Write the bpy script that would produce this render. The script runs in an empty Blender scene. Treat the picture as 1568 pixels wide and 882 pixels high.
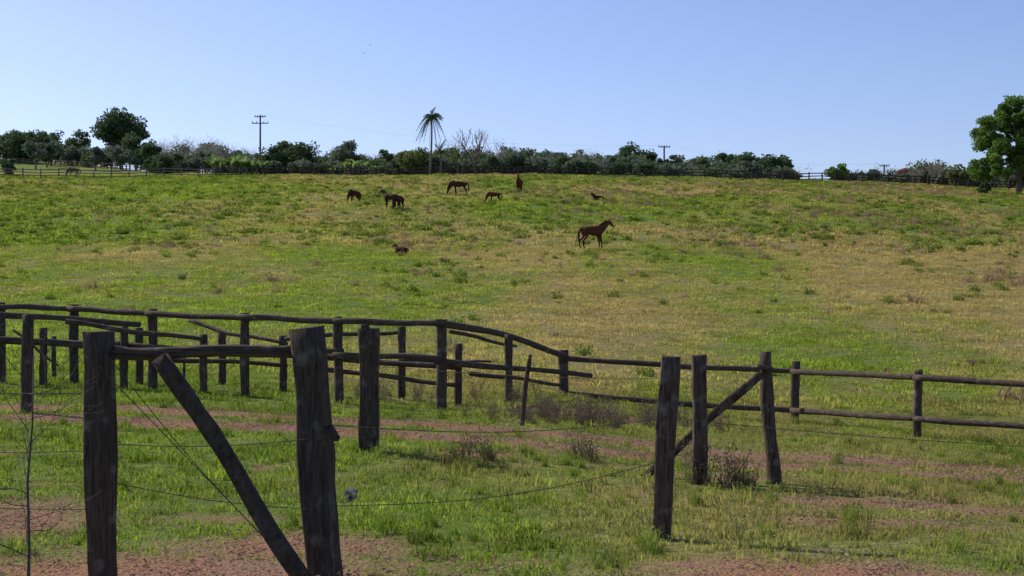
import bpy, math, numpy as np
from mathutils import Vector
R=np.random.default_rng(11)
F=2200.; CX=784.; HY=470.; ZC=1.85
scene=bpy.context.scene
# ------------------------------------------------------------------ terrain
def _h(ix,iy,s):
    n=(ix.astype(np.int64)*374761393+iy.astype(np.int64)*668265263+s*144269504)&0xffffffff
    n=((n^(n>>13))*1274126177)&0xffffffff
    return ((n^(n>>16))&0xffff)/65535.
def vn(x,y,s=0):
    x=np.asarray(x,float);y=np.asarray(y,float)
    ix=np.floor(x);iy=np.floor(y);fx=x-ix;fy=y-iy
    fx=fx*fx*(3-2*fx);fy=fy*fy*(3-2*fy)
    a=_h(ix,iy,s);b=_h(ix+1,iy,s);c=_h(ix,iy+1,s);d=_h(ix+1,iy+1,s)
    return (a*(1-fx)+b*fx)*(1-fy)+(c*(1-fx)+d*fx)*fy
def fbm(x,y,s=0,o=3):
    r=0;a=1;t=0
    for i in range(o):
        r=r+a*vn(x*2**i+17.3*i,y*2**i-9.1*i,s+i);t+=a;a*=.5
    return r/t
dk=np.array([6,10,12,17,25,31,45,60,75,97,130,160,215,260,300,400,600,3000.])
pk=np.array([0,300,784,1200,1568.]); uk=(pk-CX)/F
Zt=np.array([[-1.8]*5,[-1.84]*5,[-1.88,-1.88,-1.88,-1.9,-1.92],[-1.78,-1.8,-1.88,-2.03,-2.08],
[-1.62,-1.66,-1.8,-2.2,-2.4],[-1.52,-1.58,-1.85,-2.45,-2.6],[-1.1,-1.1,-1.35,-1.7,-1.9],[.1,.1,-.05,-.2,-.35],
[1.6,1.6,1.45,1.3,1.1],[4.1,4.05,3.93,3.8,3.5],[8.5,8.5,8.5,8.3,7.6],[12.4,12.5,12.5,12.2,11.2],
[19.1,19.3,19.5,19.0,17.6],[24.1,23.8,23.4,22.4,20.6],[29.2,28,26.2,25,23.2],[41.6,37,31,30,28],[46,42,34,32,30],[46,42,34,32,30]])
LD=np.linspace(math.log(6),math.log(3000),900)
ker=np.exp(-np.linspace(-2,2,21)**2);ker/=ker.sum()
TZ=[]
for j in range(5):
    z=np.interp(np.exp(LD),dk,Zt[:,j]); zp=np.concatenate([[z[0]]*10,z,[z[-1]]*10]); TZ.append(np.convolve(zp,ker,'valid'))
TZ=np.array(TZ)
def terr(x,y):
    x=np.asarray(x,float);y=np.asarray(y,float)
    d=np.clip(y,6,2999.);u=np.clip(x/d,uk[0],uk[-1])
    li=(np.log(d)-LD[0])/(LD[1]-LD[0]);li=np.clip(li,0,898.999);i0=li.astype(int);f=li-i0
    j=np.clip(np.searchsorted(uk,u,side='right')-1,0,3);g=(u-uk[j])/(uk[j+1]-uk[j]);g=g*g*(3-2*g)
    a=TZ[j,i0]*(1-f)+TZ[j,i0+1]*f;b=TZ[j+1,i0]*(1-f)+TZ[j+1,i0+1]*f
    z=a*(1-g)+b*g
    amp=np.clip((d-30)/60,0,1)
    z=z+(fbm(x*.35,y*.35,5,3)-.5)*(.12+.30*amp)+(fbm(x*.05,y*.05,9,2)-.5)*.7*amp
    return z+ZC
DS=np.exp(np.linspace(math.log(7),math.log(420),1500))
def sd(px,yb,lo=7):
    x=(px-CX)*DS/F
    yy=HY-(terr(x,DS)-ZC)*F/DS
    k=np.where((yy<=yb)&(DS>=lo))[0]
    return float(DS[k[0]]) if len(k) else 215.
def P(px,y,d): return np.array([(px-CX)*d/F,d,(HY-y)*d/F+ZC])
def G(px,d): 
    x=(px-CX)*d/F; return np.array([x,d,float(terr(x,d))])
# ground masks
trk=[(-50,22.0),(200,21.5),(360,21.2),(600,20.6),(850,18.8),(1000,18.4),(1250,18.2),(1568,17.6),(1900,17)]
trk=[((p-CX)*d/F,d) for p,d in trk]
def soilmask(x,y):
    s=np.zeros_like(x)
    tx=np.array([t[0] for t in trk]);tyy=np.array([t[1] for t in trk])
    for off in (0,1.7,-4.2):
        yc=np.interp(x,tx,tyy)+off+(fbm(x*.4,y*0,3,2)-.5)*.8
        s=np.maximum(s,np.exp(-((y-yc)/.52)**2)*(.70+.75*fbm(x*.5+3*off,y*.5,21,2))*(1. if off>=0 else .55*np.clip(x/2-.5,0,1)))
    for px,d,rx,ry,k in [(200,9.8,2.1,1.1,1.),(430,11.2,1.1,.8,.8),(1260,9.7,1.2,.6,1.05),(1100,10.2,.8,.4,.8),(790,10.4,.4,.2,.6),(650,9.4,.4,.3,.6),
                         (1120,16.6,.9,.45,.7),(20,12.5,.9,1.4,.7),(890,25,2.6,.8,.75),(1300,147,6,1.8,.8),(740,18.2,.8,.5,.5),(1480,9.6,.8,.4,.6),(520,9.3,.4,.4,.7),
                         (1450,12.5,1.3,.3,.5),(330,12.6,.8,.4,.5)]:
        cx=(px-CX)*d/F
        s=np.maximum(s,k*np.exp(-(((x-cx)/rx)**2+((y-d)/ry)**2)))
    s=s*(.6+.95*fbm(x*1.3,y*1.3,31,3))
    s=np.maximum(s,(np.clip((fbm(x*1.1,y*1.1,43,3)-.67)*7,0,1))*.55*(y<32))
    return np.clip(s*1.4-.2,0,1)
def drymask(x,y):
    d=np.maximum(y,6);u=x/d
    a=fbm(x*.09,y*.045,51,4)
    b=fbm(x*.9,y*.4,61,3)
    base=.26+.34*np.clip((u+.12)/.40,-.5,1)+.12*np.clip((d-100)/60,0,1)
    base=base-.46*np.exp(-((d-66)/20)**2)*np.clip((.08-u)/.2,0,1)
    base=base-.34*np.clip((34-d)/8,0,1)*(1-.2*np.clip((u-.05)/.25,0,1))
    base=base+.10*np.exp(-((d-9)/1.5)**2)
    r=base+(a-.5)*2.3*np.clip(.45+d/80,0,1)+(b-.5)*.9
    return np.clip(r,0,1)
# ------------------------------------------------------------------ mesh builder
class MB:
    def __init__(s): s.v=[];s.q=[];s.t=[];s.qm=[];s.tm=[];s.c=[];s.n=0
    def add(s,v,quads=None,tris=None,mat=0,col=.5):
        v=np.asarray(v,float).reshape(-1,3)
        if quads is not None and len(quads):
            q=np.asarray(quads,int)+s.n; s.q.append(q); s.qm.append(np.full(len(q),mat))
        if tris is not None and len(tris):
            t=np.asarray(tris,int)+s.n; s.t.append(t); s.tm.append(np.full(len(t),mat))
        s.v.append(v); s.c.append(np.broadcast_to(np.asarray(col,float),(len(v),)).copy()); s.n+=len(v)
    def mesh(s,name,mats,smooth=False):
        V=np.concatenate(s.v);C=np.concatenate(s.c)
        Q=np.concatenate(s.q) if s.q else np.zeros((0,4),int);T=np.concatenate(s.t) if s.t else np.zeros((0,3),int)
        mi=np.concatenate(s.qm+s.tm) if (s.qm or s.tm) else np.zeros(0)
        me=bpy.data.meshes.new(name); me.vertices.add(len(V)); me.vertices.foreach_set("co",V.ravel())
        L=np.concatenate([Q.ravel(),T.ravel()]); me.loops.add(len(L)); me.loops.foreach_set("vertex_index",L.astype(np.int32))
        st=np.concatenate([np.arange(len(Q))*4,len(Q)*4+np.arange(len(T))*3]).astype(np.int32)
        me.polygons.add(len(st)); me.polygons.foreach_set("loop_start",st)
        me.polygons.foreach_set("material_index",mi.astype(np.int32))
        if smooth: me.polygons.foreach_set("use_smooth",np.ones(len(st),bool))
        a=me.attributes.new("col",'FLOAT','POINT'); a.data.foreach_set("value",C.astype(np.float32))
        for m in mats: me.materials.append(m)
        me.update(calc_edges=True); return me
    def obj(s,name,mats,smooth=False,loc=None):
        if loc is not None:
            L=np.asarray(loc,float); s.v=[v-L for v in s.v]
        o=bpy.data.objects.new(name,s.mesh(name,mats,smooth)); scene.collection.objects.link(o)
        if loc is not None: o.location=Vector(L)
        return o
def nrm(a): return a/(np.linalg.norm(a,axis=-1,keepdims=True)+1e-9)
def tube(B,pts,rad,n=6,mat=0,col=.5,square=False,cap=True,ref=None,jit=0.,rad2=None,rot=0.):
    pts=np.asarray(pts,float);k=len(pts);rad=np.broadcast_to(np.asarray(rad,float),(k,));r2=rad if rad2 is None else np.broadcast_to(np.asarray(rad2,float),(k,))
    t=np.gradient(pts,axis=0);t=nrm(t)
    if ref is None:
        ref=np.array([0,1,0.]) if abs(t[0,2])>.7 else np.array([0,0,1.])
    a=nrm(np.cross(t,ref));b=nrm(np.cross(a,t))
    if square:
        n=8;e=.12
        prof=np.array([[1,-1+e],[1,1-e],[1-e,1],[-1+e,1],[-1,1-e],[-1,-1+e],[-1+e,-1],[1-e,-1]])
    else:
        th=np.arange(n)/n*2*math.pi;prof=np.stack([np.cos(th),np.sin(th)],1)
    if rot: 
        c,s_=math.cos(rot),math.sin(rot);prof=prof@np.array([[c,s_],[-s_,c]])
    V=pts[:,None,:]+a[:,None,:]*(prof[None,:,0:1]*rad[:,None,None])+b[:,None,:]*(prof[None,:,1:2]*r2[:,None,None])
    if jit: V=V+R.normal(0,jit,V.shape)
    V=V.reshape(-1,3)
    i=np.arange(k-1)[:,None]*n;j=np.arange(n)[None,:];j2=(j+1)%n
    Q=np.stack([i+j,i+j2,i+n+j2,i+n+j],-1).reshape(-1,4)
    T=[]
    if cap:
        V=np.concatenate([V,pts[:1],pts[-1:]])
        c0=k*n;c1=c0+1
        T=[[c0,(q+1)%n,q] for q in range(n)]+[[c1,(k-1)*n+q,(k-1)*n+(q+1)%n] for q in range(n)]
    B.add(V,Q,T,mat,col)
def beam(B,p0,p1,w,h,seg=10,wob=.012,mat=0,square=True,taper=.0,sag=0.,jit=.002,rot=0.):
    p0=np.asarray(p0,float);p1=np.asarray(p1,float)
    t=np.linspace(0,1,seg+1)[:,None];pts=p0*(1-t)+p1*t
    ph=R.uniform(0,6,3);
    pts=pts+wob*np.stack([np.sin(t[:,0]*4+ph[0]),np.sin(t[:,0]*5+ph[1]),np.sin(t[:,0]*6+ph[2])],1)*np.sin(t*math.pi)
    pts[:,2]-=sag*np.sin(t[:,0]*math.pi)
    s=(1-taper*t[:,0])*(1+.05*np.sin(t[:,0]*9+ph[0])+R.normal(0,.02,seg+1))
    tube(B,pts,w/2*s,n=9,mat=mat,col=R.uniform(0,1),square=square,jit=jit,rad2=h/2*s,rot=rot)
# ------------------------------------------------------------------ materials
def newmat(name):
    m=bpy.data.materials.new(name);m.use_nodes=True;nt=m.node_tree;nt.nodes.clear()
    return m,nt
def N(nt,t,**k):
    n=nt.nodes.new(t)
    for a,b in k.items(): setattr(n,a,b)
    return n
def attr(nt,name,typ='GEOMETRY'):
    a=N(nt,'ShaderNodeAttribute');a.attribute_type=typ;a.attribute_name=name;return a.outputs['Fac']
def mixc(nt,f,a,b,bt='MIX'):
    m=N(nt,'ShaderNodeMix',data_type='RGBA',blend_type=bt)
    for s,v in ((m.inputs[0],f),(m.inputs[6],a),(m.inputs[7],b)):
        if hasattr(v,'links'): nt.links.new(v,s)
        elif isinstance(v,(int,float)): s.default_value=v
        else: s.default_value=(*v,1)
    return m.outputs[2]
def math_(nt,op,a,b=0,clamp=False):
    m=N(nt,'ShaderNodeMath',operation=op,use_clamp=clamp)
    for s,v in ((m.inputs[0],a),(m.inputs[1],b)):
        if hasattr(v,'links'): nt.links.new(v,s)
        else: s.default_value=v
    return m.outputs[0]
def noise(nt,scale,detail=4,vec=None,mul=None,rough=.55):
    g=vec
    if g is None: g=N(nt,'ShaderNodeNewGeometry').outputs['Position']
    if mul is not None:
        vm=N(nt,'ShaderNodeVectorMath',operation='MULTIPLY');nt.links.new(g,vm.inputs[0]);vm.inputs[1].default_value=mul;g=vm.outputs[0]
    n=N(nt,'ShaderNodeTexNoise');n.inputs['Scale'].default_value=scale;n.inputs['Detail'].default_value=detail;n.inputs['Roughness'].default_value=rough
    nt.links.new(g,n.inputs['Vector']);return n.outputs['Fac']
def remap(nt,v,a,b,c=0.,d=1.):
    m=N(nt,'ShaderNodeMapRange');nt.links.new(v,m.inputs[0])
    for i,x in enumerate((a,b,c,d)): m.inputs[i+1].default_value=x
    return m.outputs[0]
def scalec(nt,col,f):
    v=N(nt,'ShaderNodeVectorMath',operation='SCALE');nt.links.new(col,v.inputs[0]);nt.links.new(f,v.inputs['Scale']);return v.outputs[0]
def leafout(nt,col,trans=.4,transcol=None,rough=.6,gloss=0.0):
    o=N(nt,'ShaderNodeOutputMaterial');d=N(nt,'ShaderNodeBsdfDiffuse');t=N(nt,'ShaderNodeBsdfTranslucent');mx=N(nt,'ShaderNodeMixShader')
    nt.links.new(col,d.inputs[0]);nt.links.new(transcol or col,t.inputs[0]);mx.inputs[0].default_value=trans
    nt.links.new(d.outputs[0],mx.inputs[1]);nt.links.new(t.outputs[0],mx.inputs[2])
    nt.links.new(mx.outputs[0],o.inputs[0])
def diffout(nt,col,rough=.9,bump=None,bs=.3,bd=.02,spec=.2):
    o=N(nt,'ShaderNodeOutputMaterial');p=N(nt,'ShaderNodeBsdfPrincipled');nt.links.new(col,p.inputs['Base Color'])
    p.inputs['Roughness'].default_value=rough;p.inputs['Specular IOR Level'].default_value=spec
    if bump is not None:
        b=N(nt,'ShaderNodeBump');b.inputs['Strength'].default_value=bs;b.inputs['Distance'].default_value=bd
        nt.links.new(bump,b.inputs['Height']);nt.links.new(b.outputs[0],p.inputs['Normal'])
    nt.links.new(p.outputs[0],o.inputs[0])
# ground
m_ground,nt=newmat("pasture_ground")
dry=attr(nt,'dry');soil=attr(nt,'soil')
n1=noise(nt,.8,6);n2=noise(nt,6,5);n3=noise(nt,35,3)
f=math_(nt,'ADD',dry,remap(nt,n1,.3,.7,-.35,.35),True)
c=mixc(nt,f,(.150,.220,.028),(.35,.265,.11))
c=mixc(nt,remap(nt,n2,.38,.70,0,.85),c,(.08,.105,.026))
sf=math_(nt,'ADD',soil,remap(nt,n2,.35,.65,-.3,.3),True)
sf=math_(nt,'MULTIPLY',sf,remap(nt,soil,0,.12))
sc=mixc(nt,n3,(.24,.105,.062),(.45,.235,.145))
sc=mixc(nt,remap(nt,n1,.4,.7,0,.6),sc,(.24,.165,.13))
c=mixc(nt,sf,c,sc)
diffout(nt,c,.95,bump=math_(nt,'ADD',n2,n3),bs=.9,bd=.08,spec=.1)
# grass
def grassmat(name,ga,gb,dc,trans=.45,w=1.0,off=0.,lo=.6,hi=1.3):
    m,nt=newmat(name)
    rnd=N(nt,'ShaderNodeObjectInfo').outputs['Random']
    dry=attr(nt,'dry','INSTANCER');br=attr(nt,'col')
    col=mixc(nt,rnd,ga,gb)
    f=math_(nt,'ADD',math_(nt,'MULTIPLY',dry,w),math_(nt,'MULTIPLY',math_(nt,'SUBTRACT',br,.5),.6),False)
    f=math_(nt,'ADD',f,off,True)
    col=mixc(nt,f,col,dc)
    col=scalec(nt,col,remap(nt,noise(nt,.5,5,rough=.75),.33,.67,lo,hi))
    leafout(nt,col,trans);return m
m_near=grassmat("near_grass_blades",(.095,.18,.018),(.33,.44,.045),(.42,.33,.13),.5)
m_grass=grassmat("grass_blades",(.19,.30,.025),(.36,.46,.045),(.54,.42,.155),.5)
m_clump=grassmat("green_clump",(.12,.21,.025),(.25,.35,.046),(.33,.29,.10),.42,.4)
m_tan=grassmat("dry_clump",(.30,.22,.12),(.42,.32,.17),(.36,.25,.16),.32)
m_weed=grassmat("weed_stalks",(.15,.11,.075),(.22,.17,.11),(.24,.18,.14),.25)
m_litter=grassmat("leaf_litter",(.24,.135,.085),(.44,.30,.22),(.34,.24,.18),.2)
# wood
def woodmat(name,mul,a,b,c2):
    m,nt=newmat(name);g=N(nt,'ShaderNodeNewGeometry').outputs['Position']
    s=noise(nt,1,6,g,mul,.7);k=noise(nt,7,4,g);col0=attr(nt,'col')
    c=mixc(nt,remap(nt,s,.38,.66),a,b)
    c=mixc(nt,remap(nt,k,.57,.72,0,.6),c,c2)
    c=mixc(nt,math_(nt,'MULTIPLY',col0,.3),c,(.045,.032,.025))
    diffout(nt,c,.9,bump=s,bs=1.,bd=.022,spec=.12);return m
m_post=woodmat("weathered_post_wood",(45,45,4),(.038,.026,.021),(.155,.112,.086),(.31,.265,.22))
m_rail=woodmat("weathered_rail_wood",(4,8,55),(.042,.030,.024),(.155,.118,.092),(.29,.245,.20))
m_brace=woodmat("weathered_brace_wood",(22,22,14),(.038,.026,.021),(.12,.09,.07),(.24,.20,.165))
m_rlight=woodmat("bleached_rail_wood",(3,3,20),(.20,.145,.105),(.32,.25,.18),(.38,.32,.26))
m_wire,nt=newmat("rusty_wire");c=mixc(nt,noise(nt,30),(.06,.045,.038),(.13,.11,.09));diffout(nt,c,.7,spec=.2)
# ------------------------------------------------------------------ ground sheet
def sgrid(lo,hi,c,a,n):
    s0=math.asinh((lo-c)/a);s1=math.asinh((hi-c)/a);return c+a*np.sinh(np.linspace(s0,s1,n))
gx=sgrid(-3000,3000,0,14,640);gy=sgrid(-400,3000,14,14,700)
X,Y=np.meshgrid(gx,gy);x=X.ravel();y=Y.ravel();z=terr(x,y)
B=MB();nx=len(gx);ny=len(gy)
i=np.arange(ny-1)[:,None]*nx;j=np.arange(nx-1)[None,:]
B.add(np.stack([x,y,z],1),np.stack([i+j,i+j+1,i+nx+j+1,i+nx+j],-1).reshape(-1,4))
g=B.obj("ground",[m_ground],True)
for nm,v in (("dry",drymask(x,y)),("soil",soilmask(x,y))):
    a=g.data.attributes.new(nm,'FLOAT','POINT');a.data.foreach_set("value",v.astype(np.float32))
# ------------------------------------------------------------------ grass prototypes / scatter
def leaves(B,c,size,mat=0,col=None,flat=0.):
    n=len(c);a=nrm(R.normal(0,1,(n,3)));b=R.normal(0,1,(n,3));b=nrm(np.cross(a,b))
    if flat: a[:,2]*=(1-flat);b[:,2]*=(1-flat)
    s=size*R.uniform(.6,1.35,(n,1))
    V=np.stack([c-a*s,c+b*s*.6,c+a*s,c-b*s*.6],1).reshape(-1,3);k=np.arange(n)*4
    if col is None: col=R.uniform(0,1,n)
    B.add(V,np.stack([k,k+1,k+2,k+3],1),None,mat,np.repeat(col,4))
def tuft(n,rad,h0,h1,w,bend,mat,nm,leafy=0):
    B=MB()
    r=rad*np.sqrt(R.uniform(0,1,n));th=R.uniform(0,2*math.pi,n);bx=r*np.cos(th);by=r*np.sin(th)
    h=R.uniform(h0,h1,n);ang=R.uniform(0,2*math.pi,n);lean=R.uniform(.1,1,n)*bend
    fa=R.uniform(0,2*math.pi,n)
    sx=np.cos(fa)*w/2;sy=np.sin(fa)*w/2
    dx=np.cos(ang)*lean*h;dy=np.sin(ang)*lean*h
    p0=np.stack([bx,by,-.02*np.ones(n)],1);p1=np.stack([bx+dx*.35,by+dy*.35,h*.6],1);p2=np.stack([bx+dx,by+dy,h*(1-.25*lean)],1)
    s=np.stack([sx,sy,0*sx],1)
    V=np.stack([p0-s,p0+s,p1-s*.8,p1+s*.8,p2],1).reshape(-1,3)
    k=np.arange(n)*5
    B.add(V,np.stack([k,k+1,k+3,k+2],1),np.stack([k+2,k+3,k+4],1),0,np.repeat(R.uniform(0,1,n),5))
    if leafy:
        m=leafy;c=np.stack([R.normal(0,rad*.6,m),R.normal(0,rad*.6,m),R.uniform(.02,h1*.9,m)],1)
        leaves(B,c,w*1.8,0)
    return bpy.data.objects.new(nm,B.mesh(nm,[mat]))
def scatter(name,pts,protos,smin,smax,dryv=None,zoff=0):
    n=len(pts);col=bpy.data.collections.new(name+"_kinds")
    for o in protos: col.objects.link(o)
    me=bpy.data.meshes.new(name);me.vertices.add(n)
    V=np.stack([pts[:,0],pts[:,1],terr(pts[:,0],pts[:,1])+zoff],1);me.vertices.foreach_set("co",V.ravel())
    def A(nm,t,key,v):
        a=me.attributes.new(nm,t,'POINT');a.data.foreach_set(key,v)
    A("rot",'FLOAT_VECTOR',"vector",np.stack([R.normal(0,.12,n),R.normal(0,.12,n),R.uniform(0,6.28,n)],1).astype(np.float32).ravel())
    A("scl",'FLOAT',"value",R.uniform(smin,smax,n).astype(np.float32))
    A("pid",'INT',"value",R.integers(0,len(protos),n).astype(np.int32))
    if dryv is None: dryv=drymask(pts[:,0],pts[:,1])
    A("dry",'FLOAT',"value",dryv.astype(np.float32))
    me.update();ob=bpy.data.objects.new(name,me);scene.collection.objects.link(ob)
    ng=bpy.data.node_groups.new(name+"_gn",'GeometryNodeTree')
    ng.interface.new_socket("Geometry",in_out='INPUT',socket_type='NodeSocketGeometry');ng.interface.new_socket("Geometry",in_out='OUTPUT',socket_type='NodeSocketGeometry')
    gi=ng.nodes.new('NodeGroupInput');go=ng.nodes.new('NodeGroupOutput');ip=ng.nodes.new('GeometryNodeInstanceOnPoints')
    ci=ng.nodes.new('GeometryNodeCollectionInfo');ci.inputs['Collection'].default_value=col;ci.inputs['Separate Children'].default_value=True;ci.inputs['Reset Children'].default_value=True
    def NA(nm,t):
        a=ng.nodes.new('GeometryNodeInputNamedAttribute');a.data_type=t;a.inputs['Name'].default_value=nm;return a.outputs['Attribute']
    L=ng.links.new
    L(gi.outputs[0],ip.inputs['Points']);L(ci.outputs[0],ip.inputs['Instance']);ip.inputs['Pick Instance'].default_value=True
    L(NA("pid",'INT'),ip.inputs['Instance Index']);L(NA("rot",'FLOAT_VECTOR'),ip.inputs['Rotation']);L(NA("scl",'FLOAT'),ip.inputs['Scale'])
    L(ip.outputs[0],go.inputs[0])
    mo=ob.modifiers.new("scatter",'NODES');mo.node_group=ng
    return ob
def area(d0,d1,dens,m=.44,ex=1.5):
    A=m*(d1*d1-d0*d0)+2*ex*(d1-d0);n=int(A*dens)
    d=np.sqrt(R.uniform(d0*d0,d1*d1,n));x=R.uniform(-1,1,n)*(m*d+ex)
    return np.stack([x,d],1)
def keep(p,prob): return p[R.uniform(0,1,len(p))<prob]
short=[tuft(22,.13,.02,.065,.009,1.5,m_near,"a%d"%i) for i in range(4)]
p=area(5.5,36,56);s=soilmask(p[:,0],p[:,1]);p=keep(p,np.clip(1.05-2.*s,0.015,1)*np.clip(-.1+1.6*fbm(p[:,0]*.9,p[:,1]*.9,77,4),0,1))
scatter("grass",p,short,.6,1.4)
med=[tuft(24,.10,.05,.15,.011,1.2,m_near,"b%d"%i) for i in range(3)]
p=area(5.5,36,10);p=keep(p,np.clip((fbm(p[:,0]*1.3,p[:,1]*1.3,79,3)-.56)*10,0.02,1)*np.clip(1-1.6*soilmask(p[:,0],p[:,1]),0,1))
scatter("tall_grass",p,med,.5,1.3)
mid=[tuft(32,.28,.03,.10,.022,1.4,m_grass,"c%d"%i) for i in range(4)]
p=area(33,100,8.5);s=soilmask(p[:,0],p[:,1]);p=keep(p,np.clip(1-1.2*s,.05,1)*np.clip(-.1+1.6*fbm(p[:,0]*.5,p[:,1]*.4,81,4),0,1))
scatter("pasture_grass",p,mid,.6,1.5)
far=[tuft(36,.42,.06,.18,.05,1.2,m_grass,"d%d"%i) for i in range(4)]
p=area(98,262,2.4);s=soilmask(p[:,0],p[:,1]);p=keep(p,np.clip(1-1.2*s,.05,1)*np.clip(-.1+1.5*fbm(p[:,0]*.3,p[:,1]*.2,83,3),0,1))
scatter("hill_grass",p,far,.6,1.5)
cl=[tuft(46,.26,.10,.30,.035,.9,m_clump,"e%d"%i,30) for i in range(4)]
p=area(36,225,2.2);pr_=np.clip((fbm(p[:,0]*.2,p[:,1]*.11,91,4)-.45)*2.5,0.02,1)*np.clip((p[:,1]-60)/80,0.03,1)
p=keep(p,pr_);scatter("pasture_clumps",p,cl,.35,1.25)
tn=[tuft(40,.28,.12,.36,.03,.9,m_tan,"f%d"%i,20) for i in range(3)]
p=area(36,225,1.7);p=keep(p,np.clip((fbm(p[:,0]*.14,p[:,1]*.09,95,4)-.46)*3.4,0.03,1)*np.clip(.35+2.3*p[:,0]/p[:,1],.1,1)*np.clip((p[:,1]-45)/70,0.08,1))
scatter("dry_grass_clumps",p,tn,.35,1.35)
ht=[tuft(60,.5,.15,.42,.06,.8,m_clump,"j%d"%i,60) for i in range(3)]
p=area(100,222,.42);p=keep(p,np.clip((fbm(p[:,0]*.3,p[:,1]*.2,97,3)-.43)*3,.04,1));scatter("hill_tussocks",p,ht,.4,1.05)
li=[]
for i in range(3):
    B=MB();c=np.stack([R.normal(0,.16,34),R.normal(0,.16,34),R.uniform(.005,.04,34)],1);leaves(B,c,.02,0,None,.6);li.append(bpy.data.objects.new("g%d"%i,B.mesh("litter",[m_litter])))
p=area(5.5,27,18);s=soilmask(p[:,0],p[:,1]);p=keep(p,np.clip(s*1.2,0,1))
scatter("leaf_litter",p,li,.6,1.3)
# spot tufts, weeds
big=[tuft(60,.12,.12,.38,.012,1.1,m_clump,"h%d"%i,20) for i in range(3)]
spots=[]
for px,yb,n,sp in [(700,705,7,.4),(745,700,6,.4),(885,715,5,.2),(825,705,3,.2),(735,600,4,.4),(960,872,3,.12),(1010,840,2,.1),(600,815,2,.2),(640,830,2,.3),(700,815,2,.3),(770,775,2,.3),
   (1110,655,3,.3),(1400,680,3,.1),(1218,648,2,.1),(450,475,2,.6),(1075,740,3,.15),(1180,745,3,.15),(1150,735,3,.3),(565,690,3,.15),(620,605,3,.4),(540,612,2,.3),(380,605,2,.3),(1500,560,3,.3),(1300,640,6,2),(1480,655,6,2),(940,640,5,1.2),(1190,770,1,.1)]:
    g0=G(px,sd(px,yb))
    for _ in range(n): spots.append([g0[0]+R.normal(0,sp),g0[1]+R.normal(0,sp)])
p=area(8,26,.8);spots=np.concatenate([np.array(spots),keep(p,np.clip(1-1.6*soilmask(p[:,0],p[:,1]),0,1))]);
scatter("grass_tussocks",spots,big,.2,.65)
def weed(nm):
    B=MB()
    for _ in range(14):
        a=R.uniform(0,6.28);l=R.uniform(.2,.5);t=np.linspace(0,1,5)[:,None];b=R.normal(0,.07,2)
        dr=np.array([math.cos(a)*R.uniform(.1,.6),math.sin(a)*R.uniform(.1,.6),1])*l
        pts=np.array([b[0],b[1],0])+t*dr+R.normal(0,.008,(5,3));tube(B,pts,np.linspace(.005,.002,5),4,0,R.uniform(0,1),cap=False)
        leaves(B,pts[R.integers(1,5,18)]+R.normal(0,.03,(18,3)),.015,0)
    return bpy.data.objects.new(nm,B.mesh("weed",[m_weed]))
wd=[weed("i%d"%i) for i in range(4)]
spots=[]
for px,yb,n,sp in [(760,612,9,.7),(830,640,16,.6),(880,650,14,.5),(960,648,9,.6),(1010,645,5,.5),(610,612,6,.5),(720,705,5,.3),(880,705,3,.2),(1095,745,5,.2),(1490,560,3,.3),(540,610,4,.4),(740,640,3,.6)]:
    g0=G(px,sd(px,yb))
    for _ in range(n): spots.append([g0[0]+R.normal(0,sp),g0[1]+R.normal(0,sp*.6)])
scatter("dry_weeds",np.array(spots),wd,.4,1.0)
# ------------------------------------------------------------------ foreground posts
def post(B,pt,yt,pb,yb,w,d=None,depth=None,square=True,seg=9,wob=.01,taper=-.05,rot=0.,topcut=0.):
    if d is None: d=sd(pb,yb)
    top=P(pt,yt,d);b=G(pb,d);b[2]-=.25
    ww=w*d/F
    beam(B,b,top,ww,ww if depth is None else depth,seg,wob,0,square,taper,rot=rot,jit=.003)
    return d
# brace assembly, left
B=MB()
post(B,151,508,161,895,35,9.6,.15,rot=.25); post(B,470,502,507,895,43,9.6,.19,rot=.3,wob=.02,taper=-.0)
beam(B,P(160,541,9.62),P(462,538,9.62),.085,.085,12,.012,1,square=False)
beam(B,P(244,548,9.50),P(470,895,9.3),.10,.09,12,.02,2)
beam(B,P(506,655,9.55),P(516,672,9.45),.05,.04,3,0,0,False)
B.obj("braced_fence_end",[m_post,m_rail,m_brace])
B=MB();d565=post(B,565,503,565,690,28,None,.22);beam(B,P(559,497,d565),P(559,507,d565),.10,.2,2,0);B.obj("fence_post",[m_post])
B=MB();d42=post(B,43,482,41,632,20,None,.18,square=False,taper=.1);B.obj("fence_post",[m_post])
# right brace
B=MB();dA=post(B,1028,546,1009,826,27,None,.13,rot=.2);dB=post(B,1070,544,1071,741,20,None,.15);dC=post(B,1172,539,1187,741,24,None,.17,square=False,taper=.25,wob=.03)
g0=G(985,sd(985,728));g0[2]-=.03
beam(B,g0,P(1166,573,dC-.12),.11,.08,12,.015,2)
beam(B,P(1160,560,dC-.05),P(1183,566,dC-.1),.05,.05,3,0,1)
B.obj("braced_fence_end",[m_post,m_rail,m_brace])
B=MB();d8=sd(798,652);b=G(798,d8);b[2]-=.1;beam(B,b,P(812,543,d8),.075,.06,8,.015,0,False,.1);B.obj("leaning_stake",[m_post])
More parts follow.
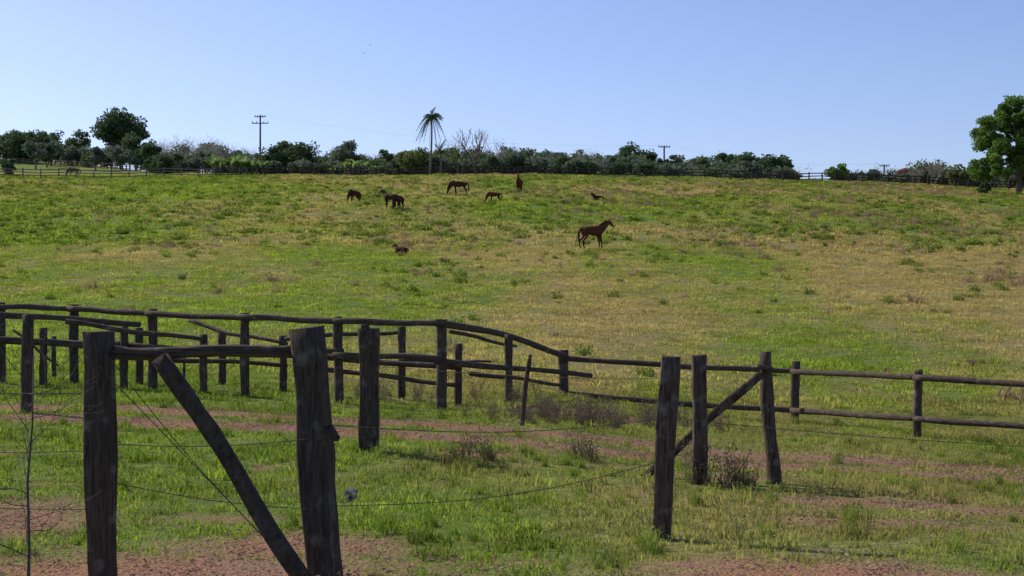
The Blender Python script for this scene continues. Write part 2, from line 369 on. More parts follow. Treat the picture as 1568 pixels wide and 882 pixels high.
# ------------------------------------------------------------------ corral fences
B=MB()
ra=[(-90,462,585),(0,468,587),(112,471,589),(232,478,596),(375,484,607),(518,490,617),(675,494,628)]
ds=[sd(p,yb) for p,_,yb in ra]
for (p,yt,yb),d in zip(ra,ds): post(B,p+R.normal(0,1),yt-5,p+1,yb,15 if p<600 else 17,d,.17,False,taper=.05)
dj=sd(862,603)
for k in range(len(ra)-1):
    for off in (2,54):
        a=P(ra[k][0]-8,ra[k][1]+off,ds[k]-.12);b=P(ra[k+1][0]+8,ra[k+1][1]+off+R.normal(0,1.5),ds[k+1]-.12)
        beam(B,a,b,.12,.12,12,.018,1,False,.15,sag=-.01)
beam(B,P(668,494,ds[-1]-.1),P(866,546,dj-.1),.13,.13,12,.02,1,False,.1,sag=-.09)
beam(B,P(668,553,ds[-1]-.1),P(905,575,dj-.4),.13,.12,12,.02,1,False,.2)
post(B,862,536,863,604,15,dj,.17,False)
post(B,779,512,778,616,12,None,.15,False)
B.obj("wooden_corral_fence",[m_post,m_rail])
# inner chute fence
B=MB()
rb=[(66,502,590),(190,500,595),(213,502,590),(312,512,604),(340,509,589),(433,514,599),(615,500,612),(702,526,622)]
for p,yt,yb in rb: post(B,p,yt,p+R.normal(0,1.5),yb,12,None,.14,False)
d0=sd(0,600);d1=sd(433,600);d2=sd(615,612);d3=sd(750,615)
beam(B,P(-60,478,d0),P(215,497,sd(213,590)-.1),.12,.12,12,.02,1,False,.1)
beam(B,P(100,492,d0-1),P(312,520,sd(312,604)-.1),.10,.10,12,.03,1,False,.2)
beam(B,P(-60,515,d0),P(245,540,sd(213,595)-.1),.14,.14,12,.02,1,False,.1)
beam(B,P(290,490,sd(340,589)),P(440,526,d1),.09,.09,12,.04,1,False,.2,sag=.05)
beam(B,P(190,545,sd(213,595)-.1),P(440,560,d1-.1),.10,.10,12,.03,1,False,.2)
beam(B,P(436,519,d1),P(620,508,d2),.09,.09,12,.03,1,False,.2)
beam(B,P(470,545,d1-.3),P(705,563,sd(702,622)-.15),.13,.13,12,.02,1,False,.2)
beam(B,P(500,566,d1-.4),P(700,590,sd(702,622)-.1),.10,.10,12,.02,1,False,.2)
beam(B,P(610,552,d2-.15),P(752,554,d3),.09,.08,12,.03,1,False,.5)
beam(B,P(720,572,d3),P(862,590,dj),.10,.09,12,.03,1,False,.2)
beam(B,P(690,508,sd(702,622)),P(790,530,dj),.08,.08,12,.03,1,False,.2)
beam(B,P(20,505,d0-2),P(90,560,d0-2),.07,.05,6,.02,1,False,.2)
post(B,82,515,84,580,7,None,.09,False);post(B,283,540,281,597,4,None,.04,False)
B.obj("wooden_chute_fence",[m_post,m_rail])
# right paddock fence
B=MB()
pr=[(862,548,605),(1030,560,622),(1218,569,646),(1405,578,681),(1600,590,668),(1800,601,690)]
dr=[dj,sd(1030,628),sd(1218,646),sd(1405,670),24.6,23.6]
dr[1]=(dj+dr[2])/2
for k,(p,yt,yb) in enumerate(pr):
    if k in (0,1): continue
    yt2={2:553,3:566}.get(k,570)
    post(B,p+1,yt2,p-1,yb,13,dr[k],.15,False)
for k in range(len(pr)-1):
    for off,o2 in ((0,0),(54+k*3,57+k*3)):
        a=P(pr[k][0]-6,pr[k][1]+off,dr[k]-.1);b=P(pr[k+1][0]+6,pr[k+1][1]+o2,dr[k+1]-.1)
        beam(B,a,b,.10,.12,12,.01,1,False,.08)
B.obj("wooden_paddock_fence",[m_post,m_rail])
# ------------------------------------------------------------------ wire
B=MB()
def wire(a,b,sag=.03,barb=True,r=.003):
    t=np.linspace(0,1,30)[:,None];pts=a*(1-t)+b*t;pts[:,2]-=sag*np.sin(t[:,0]*math.pi);tube(B,pts,r,4,0,.5,cap=False)
    if barb:
        n=int(np.linalg.norm(b-a)/.13)
        for k in range(n):
            q=a*(1-(k+.5)/n)+b*((k+.5)/n);q=q.copy();q[2]-=sag*math.sin((k+.5)/n*math.pi);v=nrm(R.normal(0,1,3))*.014
            tube(B,[q-v,q+v],r*.7,3,0,.5,cap=False)
wire(P(150,560,9.5),P(440,860,9.4),.0);wire(P(168,680,9.5),P(478,672,9.5));wire(P(168,738,9.5),P(480,780,9.5));wire(P(168,548,9.5),P(420,838,9.45),.05)
wire(P(500,775,9.5),P(1015,705,dA),.10);wire(P(495,650,9.5),P(1018,640,dA),.08)
wire(P(170,600,9.55),P(-200,590,9.6));wire(P(150,690,9.55),P(-200,680,9.6));wire(P(155,780,9.55),P(-200,760,9.6))
wire(P(1018,640,dA),P(1700,690,13));wire(P(570,560,d565),P(1070,580,dB),.05)
B.obj("barbed_wire",[m_wire])
m_cer,nt=newmat("dry_seed_pod");c=mixc(nt,remap(nt,noise(nt,40),.4,.6),(.75,.62,.45),(.12,.08,.05));diffout(nt,c,.8)
B=MB();q=P(537,760,9.45);leaves(B,q+R.normal(0,.018,(26,3)),.032,0);tube(B,[q+[-.03,0,.03],q+[0,0,.045],q+[.04,0,-.02]],[.012,.022,.012],6,0);B.obj("hanging_debris",[m_cer])
# ------------------------------------------------------------------ ridge fences
def longfence(name,pts,hgt,spacing,mats,rails=3,th=.12):
    B=MB();pts=np.array(pts,float);seg=np.linalg.norm(np.diff(pts,axis=0),axis=1);L=np.concatenate([[0],np.cumsum(seg)])
    n=int(L[-1]/spacing);s=np.linspace(0,L[-1],n);xx=np.interp(s,L,pts[:,0]);yy=np.interp(s,L,pts[:,1]);zz=terr(xx,yy)
    for k in range(n):
        hh=hgt*R.uniform(.95,1.1)
        beam(B,[xx[k],yy[k],zz[k]-.2],[xx[k]+R.normal(0,.03),yy[k],zz[k]+hh],th*1.2,th*1.2,2,0,0)
        if k<n-1:
            for r in range(rails):
                f=(r+1)/rails*.92
                beam(B,[xx[k]-.05,yy[k]-.09,zz[k]+hgt*f],[xx[k+1]+.05,yy[k+1]-.09,zz[k+1]+hgt*f+R.normal(0,.02)],.05,th,2,0,1)
    return B.obj(name,mats)
def W(px,d): return ((px-CX)*d/F,d)
longfence("ridge_fence",[W(330,222),W(784,219),W(1215,214),W(1900,208)],1.4,1.9,[m_brace,m_brace],3,.15)
longfence("ridge_fence",[W(-300,212),W(0,216),W(330,222)],1.4,2.4,[m_rlight,m_rlight],3,.13)
longfence("hillside_fence",[W(-200,318),W(60,325),W(370,300)],1.3,2.6,[m_rlight,m_rlight],3,.14)
# ------------------------------------------------------------------ trees
def leafmat(name,a,b,tr=.35):
    m,nt=newmat(name);col=attr(nt,'col');big_=noise(nt,.35,3)
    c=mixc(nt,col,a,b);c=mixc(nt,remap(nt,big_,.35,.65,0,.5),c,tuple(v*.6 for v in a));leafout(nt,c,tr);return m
def barkmat(name,a,b):
    m,nt=newmat(name);c=mixc(nt,noise(nt,3,5,mul=(3,3,.6)),a,b);diffout(nt,c,.95);return m
lf_dark=leafmat("foliage_dark",(.075,.118,.058),(.15,.21,.09))
lf_mid=leafmat("foliage_olive",(.125,.165,.062),(.23,.27,.095))
lf_haze=leafmat("foliage_haze_tinted",(.125,.165,.115),(.205,.25,.155))  # aerial haze painted into the base colour of the distant leaves
lf_gray=leafmat("foliage_dry_gray",(.21,.20,.175),(.29,.275,.24))
lf_bright=leafmat("foliage_bright",(.095,.175,.038),(.22,.34,.07),.42)
lf_red=leafmat("foliage_reddish",(.24,.10,.08),(.34,.17,.12))
lf_ban=leafmat("banana_leaf",(.17,.26,.08),(.27,.36,.13),.45)
bk=barkmat("bark",(.10,.08,.068),(.2,.17,.15));bk_l=barkmat("pale_bark",(.22,.20,.185),(.34,.315,.29));bk_d=barkmat("dark_bark",(.06,.05,.045),(.12,.1,.09))
def crown(B,base,H,Wd,cb,nl,ls,nsub,mat=1,trunk=0,trk_r=.25,shape=1.,limbs=7,dens=.17):
    """tapered trunk, forking limbs, crown of leaf clumps"""
    base=np.asarray(base,float);cz=base[2]+H*(cb+1)/2;rz=H*(1-cb)/2;rx=Wd/2
    f=R.normal(0,1,(nsub,3));f=nrm(f)*(R.uniform(.15,1,(nsub,1))**.5)
    f[:,2]=np.where(f[:,2]<0,f[:,2]*.85,f[:,2])
    lob=1+.18*np.sin(np.arctan2(f[:,1],f[:,0])*3+R.uniform(0,6))
    sub=np.stack([f[:,0]*rx*.86*lob,f[:,1]*rx*.86*lob,f[:,2]*rz*.86],1)+[base[0],base[1],cz]
    fork=base+[R.normal(0,.15)*1,0,H*max(cb*.9,.12)]
    tp=np.array([base-[0,0,.4],base+(fork-base)*.5+[R.normal(0,.08),0,0],fork]);tube(B,tp,[trk_r*1.3,trk_r,trk_r*.8],7,trunk)
    for k in range(min(limbs,nsub)):
        e=sub[k];m=(fork+e)/2+[0,0,-.1*H*.3]+R.normal(0,.03*H,3)
        tube(B,[fork,m,e],[trk_r*.55,trk_r*.35,trk_r*.1],5,trunk,cap=False)
    per=nl//nsub;rs=dens*Wd
    c=[]; cc=[]
    for s_ in sub:
        k=max(4,int(per*R.uniform(.6,1.4)));q=nrm(R.normal(0,1,(k,3)))*(R.uniform(0,1,(k,1))**.4)*rs*R.uniform(.6,1.4);q[:,2]*=.72
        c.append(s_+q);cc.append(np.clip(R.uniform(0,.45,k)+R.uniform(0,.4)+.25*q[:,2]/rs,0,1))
    c=np.concatenate(c);leaves(B,c,ls,mat,np.concatenate(cc))
def tree(name,px,yt,wpx,d,mat,cb=.25,nl=2600,ls=None,nsub=24,bark=None,tr=.25,dens=.19):
    g0=G(px,d);H=float(P(px,yt,d)[2]-g0[2]);Wd=wpx*d/F
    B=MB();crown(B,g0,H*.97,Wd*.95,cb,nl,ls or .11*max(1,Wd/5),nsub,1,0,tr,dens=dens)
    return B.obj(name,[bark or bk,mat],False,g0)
def branch(B,p,dr,l,r,dep,mat=0,spread=.6,up=.15,leaf=None,tips=None):
    n=4;pts=[p];q=p.copy();dd=dr.copy()
    for i in range(n):
        dd=nrm(dd+R.normal(0,.13,3)+np.array([0,0,up*.3]));q=q+dd*l/n;pts.append(q.copy())
    tube(B,pts,np.linspace(r,r*.6,n+1),5 if dep>2 else 3,mat,cap=False)
    if tips is not None and dep<=1: tips.append(q.copy())
    if dep==0: return
    for k in range(R.integers(2,4)):
        nd=nrm(dd+R.normal(0,spread,3));st=pts[-1] if k<2 else pts[R.integers(2,4)]
        branch(B,np.array(st),nd,l*R.uniform(.6,.85),r*.58,dep-1,mat,spread,up,leaf,tips)
# far left
tree("dark_leafy_tree",38,199,80,335,lf_dark,.0,6500,.38,50)
tree("leafy_tree",78,194,40,345,lf_dark,.2,2000,.3,18)
tree("leafy_tree",118,197,52,350,lf_dark,.38,2000,.28,18,dens=.17)
tree("leafy_tree",8,204,44,350,lf_dark,.0,2400,.33,20)
tree("tall_leafy_tree",186,166,92,352,lf_dark,.32,8600,.36,70,tr=.45,dens=.15)
tree("leafy_tree",208,203,50,330,lf_dark,.2,2400,.32,20)
tree("dark_shrub",231,211,46,285,lf_dark,.0,3600,.28,30)
tree("shrub",14,236,26,222,lf_dark,.0,1400,.2,16)
tree("dense_shrub",446,215,96,262,lf_dark,.0,9000,.27,70,dens=.15)
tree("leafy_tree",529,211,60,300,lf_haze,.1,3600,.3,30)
tree("leafy_tree",590,225,34,290,lf_dark,.05,2200,.27,18)
tree("leafy_shrub",632,222,58,245,lf_mid,.0,4600,.23,40)
tree("leafy_tree",968,221,80,330,lf_dark,.25,4600,.32,36,dens=.15)
tree("umbrella_tree",1108,229,38,310,lf_dark,.4,2400,.26,18)
tree("leafy_tree",1148,228,62,280,lf_dark,.0,4600,.29,34)
tree("leafy_tree",1185,235,62,270,lf_dark,.0,4800,.29,36)
tree("leafy_shrub",1279,252,38,250,lf_bright,.1,2200,.23,18)
tree("leafy_tree",1425,248,86,270,lf_mid,.0,4200,.29,36)
tree("reddish_tree",1384,256,32,268,lf_red,.1,1100,.22,14)
tree("leafy_tree",1478,252,64,262,lf_mid,.0,3600,.29,28)
tree("leafy_bush",925,262,22,223,lf_bright,.0,900,.15,12)
# big tree at the right edge: several leafy masses of one tree
g0=G(1560,196);B=MB();H=float(P(1552,146,196)[2]-g0[2])
tube(B,[g0-[0,0,.4],g0+[.1,0,H*.2],g0+[-.1,0,H*.42]],[.42,.33,.25],8,0)
for px,yy,wp,hp,nl in [(1558,178,70,52,6500),(1530,212,74,58,7500),(1590,205,80,66,7500),(1555,222,80,70,7500),(1535,250,90,56,7000),(1590,252,90,62,6500),(1514,188,30,26,1500),(1504,216,26,22,900),(1500,258,30,30,1400),(1630,222,70,80,4500),(1548,158,30,18,900)]:
    c0=P(px,yy,196+R.uniform(-1.5,1.5));rx=wp/2*196/F;rz=hp/2*196/F;ns=34
    f=nrm(R.normal(0,1,(ns,3)))*(R.uniform(.1,1,(ns,1))**.5)*[rx,rx,rz]+c0
    tube(B,[g0+[0,0,H*.35],(g0+[0,0,H*.35]+c0)/2+[0,0,-.3],c0],[.2,.13,.05],5,0,cap=False)
    for s_ in f:
        k=nl//ns;q=nrm(R.normal(0,1,(k,3)))*(R.uniform(0,1,(k,1))**.4)*R.uniform(.5,1.05);q[:,2]*=.7
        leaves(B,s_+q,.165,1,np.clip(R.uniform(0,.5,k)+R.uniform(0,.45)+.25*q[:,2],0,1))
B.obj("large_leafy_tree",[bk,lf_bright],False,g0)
tree("small_bush",1508,275,22,190,lf_dark,.0,900,.15,12,dens=.2)
tree("small_bush",1040,266,12,226,lf_bright,.0,500,.14,8)
tree("small_bush",960,266,14,226,lf_bright,.0,500,.14,8)
# distant mixed tree line (one mass)
prof=np.array([(-150,205),(0,212),(60,212),(130,220),(230,222),(260,217),(300,212),(330,220),(380,226),(400,232),(490,238),(510,226),(560,234),(605,232),(655,228),(680,220),(700,222),(720,226),(750,220),(790,219),(820,224),(850,226),(870,221),(900,230),(930,232),(968,232),(1000,235),(1040,234),(1080,238),(1108,240),(1130,234),(1200,241),(1214,258)],float)
B=MB()
def massrow(x0,x1,step,dr,pf,jit,grayf,dark=0.2,w=(20,34)):
    px=x0
    while px<x1:
        d=R.uniform(*dr);yt=np.interp(px,pf[:,0],pf[:,1])+abs(R.normal(0,jit));g0=G(px,d);H=float(P(px,yt,d)[2]-g0[2])
        if H>1:
            Wd=R.uniform(*w)*d/F;r=R.uniform()
            gf=grayf(px)
            if r<gf:
                tips=[]
                for k in range(3):
                    branch(B,g0+[R.normal(0,.5),0,0],nrm(np.array([R.normal(0,.3),R.normal(0,.3),1.])),H*.42,.12,3,3,.5,.4,None,tips)
                tt=np.array(tips);tt=tt[R.integers(0,len(tt),500)]+R.normal(0,.4,(500,3));leaves(B,tt,.11,4)
            else:
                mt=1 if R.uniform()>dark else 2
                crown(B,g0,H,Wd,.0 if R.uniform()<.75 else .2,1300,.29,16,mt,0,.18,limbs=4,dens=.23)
        px+=step*R.uniform(.6,1.4)
def gf(px):
    if 235<px<400: return .75
    if 680<px<790: return .25
    return .08
massrow(-150,1208,7.5,(290,380),prof,4,gf,.35,(26,44))
massrow(235,1208,8,(245,280),prof+[0,13],6,lambda p:.06 if p>400 else .3,.4,(28,46))
pr2=np.array([(1295,262),(1340,260),(1380,259),(1430,255),(1500,259),(1560,252),(1700,240),(1900,230)],float)
massrow(1296,1900,9,(250,300),pr2,4,lambda p:.1,.3,(26,42))
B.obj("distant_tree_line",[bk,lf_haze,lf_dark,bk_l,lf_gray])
# dead tree
B=MB();g0=G(730,238)
for k in range(3): branch(B,g0+[R.normal(0,.2),0,-.2],nrm(np.array([(-.12,.1,.3)[k],0,1.])),2.9,.28 if k<2 else .17,4,0,.42,.5)
B.obj("bare_dead_tree",[bk],False,g0)
B=MB();g0=G(760,250)
for k in range(2): branch(B,g0,nrm(np.array([(-.2,.2)[k],0,1.])),1.9,.16,4,0,.5,.5)
B.obj("bare_dead_tree",[bk_l],False,g0)
# palms
def palm(name,px,ytr,d,fl,nf,tr,droop=1.,mat=lf_dark,px0=None,elr=(.1,1.5)):
    g0=G(px0 or px,d);top=P(px,ytr,d);B=MB();t=np.linspace(0,1,9)[:,None]
    pts=(g0-[0,0,.3])*(1-t)+top*t;pts[:,0]+=.12*np.sin(t[:,0]*3);tube(B,pts,np.linspace(tr,tr*.6,9),7,0)
    for k in range(nf):
        a=k*2.399+R.uniform(-.2,.2);el=R.uniform(*elr);s=np.linspace(0,1,10);L=fl*R.uniform(.65,1.15)
        hx=L*.62*s*math.cos(el)+.22*L*s**2;hz=L*(math.sin(el)*s*.95-droop*.95*s**2.2*(1.35-.65*el))
        c=np.stack([top[0]+hx*math.cos(a),top[1]+hx*math.sin(a),top[2]+hz],1);tube(B,c,np.linspace(.05,.02,10),3,1,.3,cap=False)
        side=np.array([-math.sin(a),math.cos(a),0])
        for q in range(1,10):
            for u in (0,.5):
                if q==9 and u>0: continue
                cc=c[q] if u==0 else c[q]*(1-u)+c[min(q+1,9)]*u
                ll=fl*.25*math.sin(math.pi*(.12+.8*q/9))
                for sg in (-1,1):
                    tip=cc+side*sg*ll*.6+np.array([0,0,-ll*.6])+R.normal(0,.09,3);w=np.array([math.cos(a),math.sin(a),0])*.06
                    B.add([cc-w,cc+w,tip],None,[[0,1,2]],1,R.uniform(0,1))
    return B.obj(name,[bk,mat],False,g0)
palm("palm_tree",661,179,232,2.9,36,.2,.95,lf_dark,658,(-.5,1.5))
palm("small_palm_tree",674,234,236,3.2,16,.16,.55,lf_mid)
palm("small_palm_tree",700,242,240,2.2,12,.12,.6,lf_mid)
def banana(name,px,yt,wpx,d,n):
    B=MB();c0=G(px,d)
    for k in range(n):
        x=px+R.uniform(-.5,.5)*wpx;dd=d+R.uniform(-2,2);g0=G(x,dd);H=float(P(px,yt,d)[2]-c0[2])*R.uniform(.7,1.)
        tube(B,[g0,g0+[0,0,H*.45]],[.13,.09],6,0)
        for j in range(7):
            a=R.uniform(0,6.28);s=np.linspace(0,1,7);L=H*.62;el=R.uniform(.8,1.45)
            c=np.stack([g0[0]+math.cos(a)*L*(s*math.cos(el)+.22*s*s),g0[1]+math.sin(a)*L*(s*math.cos(el)+.22*s*s),g0[2]+H*.4+L*(math.sin(el)*s-.25*s**3)],1)
            w=np.sin(np.pi*np.clip(s*.9+.08,0,1))*.3;sd_=np.array([-math.sin(a),math.cos(a),.15])
            V=np.concatenate([c-sd_*w[:,None],c+sd_*w[:,None]]);B.add(V,[[i,i+1,i+8,i+7] for i in range(6)],None,1,R.uniform(0,1))
    return B.obj(name,[bk,lf_ban],False,c0)
banana("banana_plants",345,230,56,232,14);banana("banana_plants",390,238,24,234,6);banana("banana_plants",541,238,30,228,9);banana("banana_plants",572,248,14,228,4);banana("banana_plants",508,253,12,226,4)
# sapling, left foreground
B=MB();g0=G(42,8.6);pts=[g0,g0+[.01,0,.4],g0+[-.0,0,.8],g0+[.03,0,1.15],g0+[.03,.02,1.55]];tube(B,pts,[.012,.010,.008,.006,.003],5,0)
for z_ in np.linspace(.35,1.4,15):
    a=R.uniform(0,6.28);branch(B,g0+[.01,0,z_],nrm(np.array([math.cos(a),math.sin(a)*.7,R.uniform(.2,.9)])),.22,.004,2,0,.45,.3)
B.obj("bare_sapling",[bk_d],False,g0)
# ------------------------------------------------------------------ utility poles
m_ins,nt=newmat("insulator_glaze");c=mixc(nt,noise(nt,5),(.06,.04,.035),(.12,.09,.08));diffout(nt,c,.3,spec=.5)
def upole(px,yt,d,arms,pxb=None):
    B=MB();g0=G(px,d);top=P(px,yt,d);tube(B,[g0-[0,0,.3],top],[.22,.16],8,0);att=[]
    for dy,wd in arms:
        z=top[2]-dy;beam(B,[top[0]-wd/2,d-.18,z],[top[0]+wd/2,d-.18,z],.14,.18,2,0,0)
        for s in (-.48,-.22,.22,.48):
            q=np.array([top[0]+wd*s,d-.18,z+.07]);tube(B,[q,q+[0,0,.32]],[.09,.07],6,1);att.append(q+[0,0,.32])
    B.obj("utility_pole",[bk_d,m_ins]);return att
a1=upole(398.5,176,290,[(.4,2.2),(1.7,3.3)]);a2=upole(1017,223,300,[(.3,2.4)]);a3=upole(1354,252,300,[(.3,2.0)])
B=MB()
def cable(a,b,sag):
    t=np.linspace(0,1,24)[:,None];pts=a*(1-t)+b*t;pts[:,2]-=sag*np.sin(t[:,0]*math.pi);tube(B,pts,.0045,4,0,cap=False)
for k in (0,3): cable(a1[k],a2[k],2.2);cable(a2[k],a3[k],1.6)
B.obj("power_lines",[m_wire])
# ------------------------------------------------------------------ horses
m_horse,nt=newmat("bay_coat");col=attr(nt,'col');c=mixc(nt,noise(nt,4,3,N(nt,'ShaderNodeTexCoord').outputs['Object']),(.075,.025,.012),(.125,.042,.019))
c=mixc(nt,col,c,(.014,.010,.009));diffout(nt,c,.7,spec=.1)
m_horse2,nt=newmat("dark_coat");col=attr(nt,'col');c=mixc(nt,noise(nt,4,3,N(nt,'ShaderNodeTexCoord').outputs['Object']),(.05,.021,.013),(.08,.034,.02))
c=mixc(nt,col,c,(.013,.010,.010));diffout(nt,c,.7,spec=.08)
def horse_mesh(pose,mat,seed=0):
    rr=np.random.default_rng(seed)
    dz=0.
    V=[(-.62,0,1.22,.28,.32),(-.28,0,1.17,.29,.32),(.08,0,1.13,.30,.36),(.42,0,1.18,.27,.37)]
    if pose=='lie': dz=-.74
    body=[(v[0],v[1],v[2]+dz,v[3],v[4]) for v in V];E=[(0,1),(1,2),(2,3)];V=list(body)
    def chain(start,pts):
        p=start
        for q in pts: V.append(q if len(q)==5 else (*q,q[3]));E.append((p,len(V)-1));p=len(V)-1
        return p
    if pose=='graze': nk=[(.68,0,1.18,.17,.26),(.93,0,.88,.12,.19),(1.13,0,.55,.09,.14),(1.2,0,.36,.085,.12),(1.27,0,.18,.06,.07),(1.29,0,.08,.05,.05)]
    elif pose=='lie': nk=[(.62,0,.62,.17,.24),(.76,0,.80,.12,.18),(.86,0,.92,.09,.13),(.99,0,.86,.085,.12),(1.13,0,.68,.06,.07),(1.17,0,.62,.05,.05)]
    elif pose=='low': nk=[(.66,0,1.33,.18,.28),(.90,0,1.52,.12,.20),(1.12,0,1.72,.09,.14),(1.27,0,1.66,.09,.13),(1.44,0,1.49,.06,.075),(1.49,0,1.43,.05,.05)]
    else: nk=[(.66,0,1.40,.18,.26),(.85,0,1.62,.12,.19),(.99,0,1.85,.09,.13),(1.13,0,1.78,.085,.12),(1.31,0,1.58,.058,.07),(1.36,0,1.52,.048,.05)]
    chain(3,nk)
    for s in (-1,1):
        if pose=='lie':
            chain(0,[(-.55,s*.2,.33,.19),(-.2,s*.32,.25,.12),(-.6,s*.38,.1,.06),(-.3,s*.40,.07,.05),(-.2,s*.4,.06,.05)])
            chain(3,[(.45,s*.18,.3,.15),(.35,s*.25,.16,.09),(.72,s*.28,.1,.06),(.42,s*.3,.06,.045),(.35,s*.3,.05,.05)])
        else:
            o=rr.uniform(-.16,.16)*1;o2=rr.uniform(-.12,.12)
            chain(0,[(-.62,s*.15,1.02,.18,.24),(-.50+o*.3,s*.16,.80,.11,.16),(-.78+o,s*.15,.51,.055,.07),(-.75+o,s*.15,.16,.04,.045),(-.71+o,s*.15,.09,.048,.052),(-.67+o,s*.15,.03,.058,.062)])
            chain(3,[(.44,s*.15,.98,.14,.20),(.40+o2*.3,s*.15,.74,.08,.11),(.44+o2,s*.15,.43,.052,.06),(.43+o2,s*.15,.15,.036,.042),(.46+o2,s*.15,.08,.045,.048),(.49+o2,s*.15,.03,.055,.058)])
    if pose=='lie': chain(0,[(-.9,0,.48,.05),(-1.05,.1,.2,.05),(-1.15,.2,.08,.03)])
    else: chain(0,[(-.88,0,1.28,.05),(-.98,0,1.1,.065),(-1.02,0,.8,.08),(-1.0,0,.45,.05)])
    me=bpy.data.meshes.new("h");me.from_pydata([v[:3] for v in V],E,[]);ob=bpy.data.objects.new("h",me);scene.collection.objects.link(ob)
    sk=ob.modifiers.new("s",'SKIN');sk.use_smooth_shade=True;ob.modifiers.new("b",'SUBSURF').levels=1
    for i,v in enumerate(V):
        ob.data.skin_vertices[0].data[i].radius=(v[3],v[4])
        ob.data.skin_vertices[0].data[i].use_root=(i==0)
    dg=bpy.context.evaluated_depsgraph_get();dg.update();em=bpy.data.meshes.new_from_object(ob.evaluated_get(dg));bpy.data.objects.remove(ob)
    n=len(em.vertices);co=np.zeros(n*3);em.vertices.foreach_get("co",co);co=co.reshape(-1,3)
    B=MB();poly4=[list(p.vertices) for p in em.polygons if len(p.vertices)==4];poly3=[list(p.vertices) for p in em.polygons if len(p.vertices)==3]
    if pose=='lie': cl_=np.clip((.1-co[:,2])*10,0,1)
    else: cl_=np.clip((.62-co[:,2])/.2,0,1)*(co[:,0]<1.0)
    cl_=np.maximum(cl_,(co[:,0]<-.93)*1.)
    B.add(co,poly4,poly3,0,cl_)
    nk_=np.array([(.45,0,1.2+dz+.33)]+[(q[0],0,q[2]) for q in nk[:3]]);rad=np.array([0,nk[0][4],nk[1][4],nk[2][4]])*.9
    tg=nrm(np.gradient(nk_,axis=0));up=np.stack([-tg[:,2],0*tg[:,0],tg[:,0]],1)
    c0=nk_+up*rad[:,None];
    tube(B,c0,[.03,.05,.05,.03],5,0,1.,rad2=[.04,.09,.09,.05],cap=True)
    dn=c0+np.array([0,.09,-.16]);B.add(np.concatenate([c0,dn]),[[i,i+1,i+5,i+4] for i in range(3)],None,0,1.)
    pol=np.array(nk[2][:3]);hd=nrm(np.array(nk[4][:3])-pol);u2=np.array([-hd[2],0,hd[0]]) if hd[0]>=0 else np.array([hd[2],0,-hd[0]])
    if u2[2]<0 and pose!='graze': u2=-u2
    for s in (-1,1):
        b=pol+np.array([0,s*.055,0])+u2*.08;tube(B,[b,b+u2*.07-hd*.02,b+u2*.16-hd*.05],[.028,.03,.006],5,0,.5)
    bpy.data.meshes.remove(em)
    return B.mesh("horse",[mat],True)
def horse(name,px,yb,hpx,heading,pose,mat,seed=0,d=None,sc=None,up=0.):
    d=d or sd(px,yb,40);s=sc or hpx/(1.5*F/d);g0=G(px,d)
    me=horse_mesh(pose,mat,seed);ob=bpy.data.objects.new(name,me);scene.collection.objects.link(ob)
    ob.location=(g0[0],g0[1],g0[2]-.01*s+up);ob.rotation_euler=(0,0,math.radians(heading));ob.scale=(s,s,s);return ob
horse("horse",908,381,36,24,'low',m_horse,1)
horse("horse",703,299,22,188,'graze',m_horse2,2)
horse("horse",543,311,20,235,'graze',m_horse2,3)
horse("horse",597,318,22,150,'stand',m_horse2,4)
horse("horse",610,323,25,250,'graze',m_horse2,5)
horse("foal",757,311,17,190,'graze',m_horse,6)
horse("horse",795,295,21,262,'stand',m_horse,7)
horse("horse",113,271,14,190,'graze',m_horse2,8,236)
horse("horse",167,254,10,175,'graze',m_horse2,9,303)
horse("lying_foal",614,389,0,150,'lie',m_horse2,10,None,.6,.06)
horse("lying_foal",915,308,0,205,'lie',m_horse2,11,None,.75,.08)
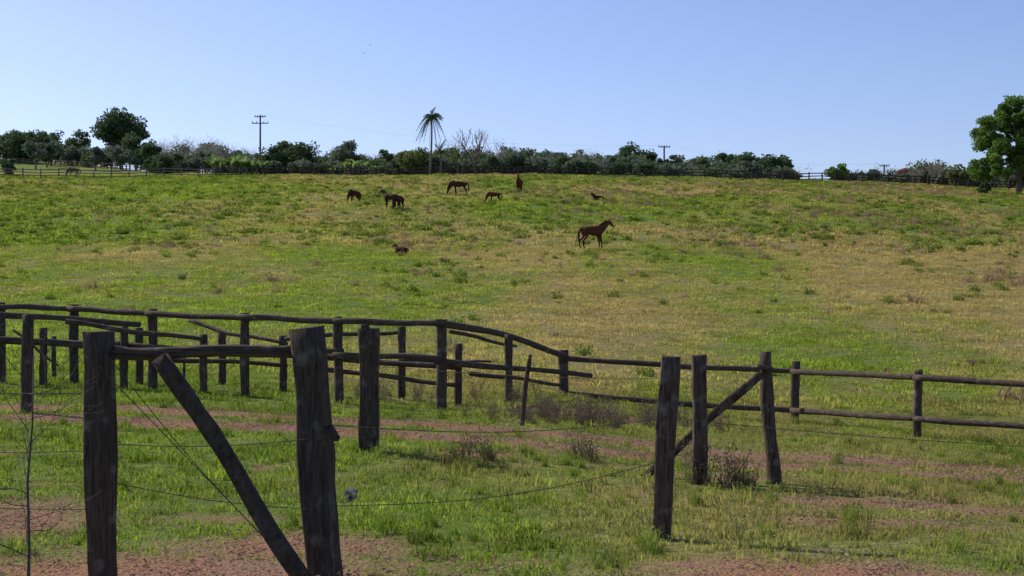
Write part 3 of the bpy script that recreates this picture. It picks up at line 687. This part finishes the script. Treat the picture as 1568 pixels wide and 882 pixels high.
# birds
m_bird,nt=newmat("bird_feathers");c=mixc(nt,noise(nt,9),(.02,.02,.02),(.05,.045,.04));diffout(nt,c,.8)
for px,yy in ((567,69),(557,82)):
    q=P(px,yy,120);B=MB();tube(B,[q+[-.05,0,0],q,q+[.06,0,.01]],[.008,.03,.008],6,0)
    B.add([q+[-.03,0,0],q+[.03,0,0],q+[-.01,-.09,.05],q+[-.03,-.17,.02],q+[-.01,.09,.05],q+[-.03,.17,.02]],None,[[0,1,2],[0,2,3],[0,1,4],[0,4,5]],0)
    B.obj("flying_bird",[m_bird])
# ------------------------------------------------------------------ light, sky, camera
EL=38;AZ=-54
w=bpy.data.worlds.new("World");scene.world=w;w.use_nodes=True;nt=w.node_tree
sky=nt.nodes.new('ShaderNodeTexSky');sky.sky_type='NISHITA';sky.sun_disc=False;sky.sun_elevation=math.radians(EL);sky.sun_rotation=math.radians(AZ)
sky.air_density=1.0;sky.dust_density=1.1;sky.ozone_density=6.0;sky.altitude=600
bg=nt.nodes['Background']
mx=nt.nodes.new('ShaderNodeMix');mx.data_type='RGBA';mx.blend_type='MULTIPLY';mx.inputs[0].default_value=1;mx.inputs[7].default_value=(1.12,.95,1.0,1)
nt.links.new(sky.outputs[0],mx.inputs[6]);nt.links.new(mx.outputs[2],bg.inputs[0]);bg.inputs[1].default_value=.149
sl=bpy.data.lights.new("sun",'SUN');sl.energy=5.0;sl.angle=math.radians(.5);sl.color=(1,.93,.78)
so=bpy.data.objects.new("sun",sl);scene.collection.objects.link(so)
az=math.radians(AZ);el=math.radians(EL);dirv=Vector((math.sin(az)*math.cos(el),math.cos(az)*math.cos(el),math.sin(el)))
so.rotation_euler=dirv.to_track_quat('Z','Y').to_euler();so.location=(-30,20,60)
cam=bpy.data.cameras.new("camera");co=bpy.data.objects.new("camera",cam);scene.collection.objects.link(co)
co.location=(0,0,ZC);co.rotation_euler=(math.radians(90),0,0);cam.sensor_width=36;cam.lens=36*F/1568;cam.shift_y=(HY-441)/1568;cam.clip_end=6000;cam.clip_start=.1
scene.camera=co
scene.view_settings.view_transform='Standard';scene.view_settings.look='None';scene.view_settings.exposure=0
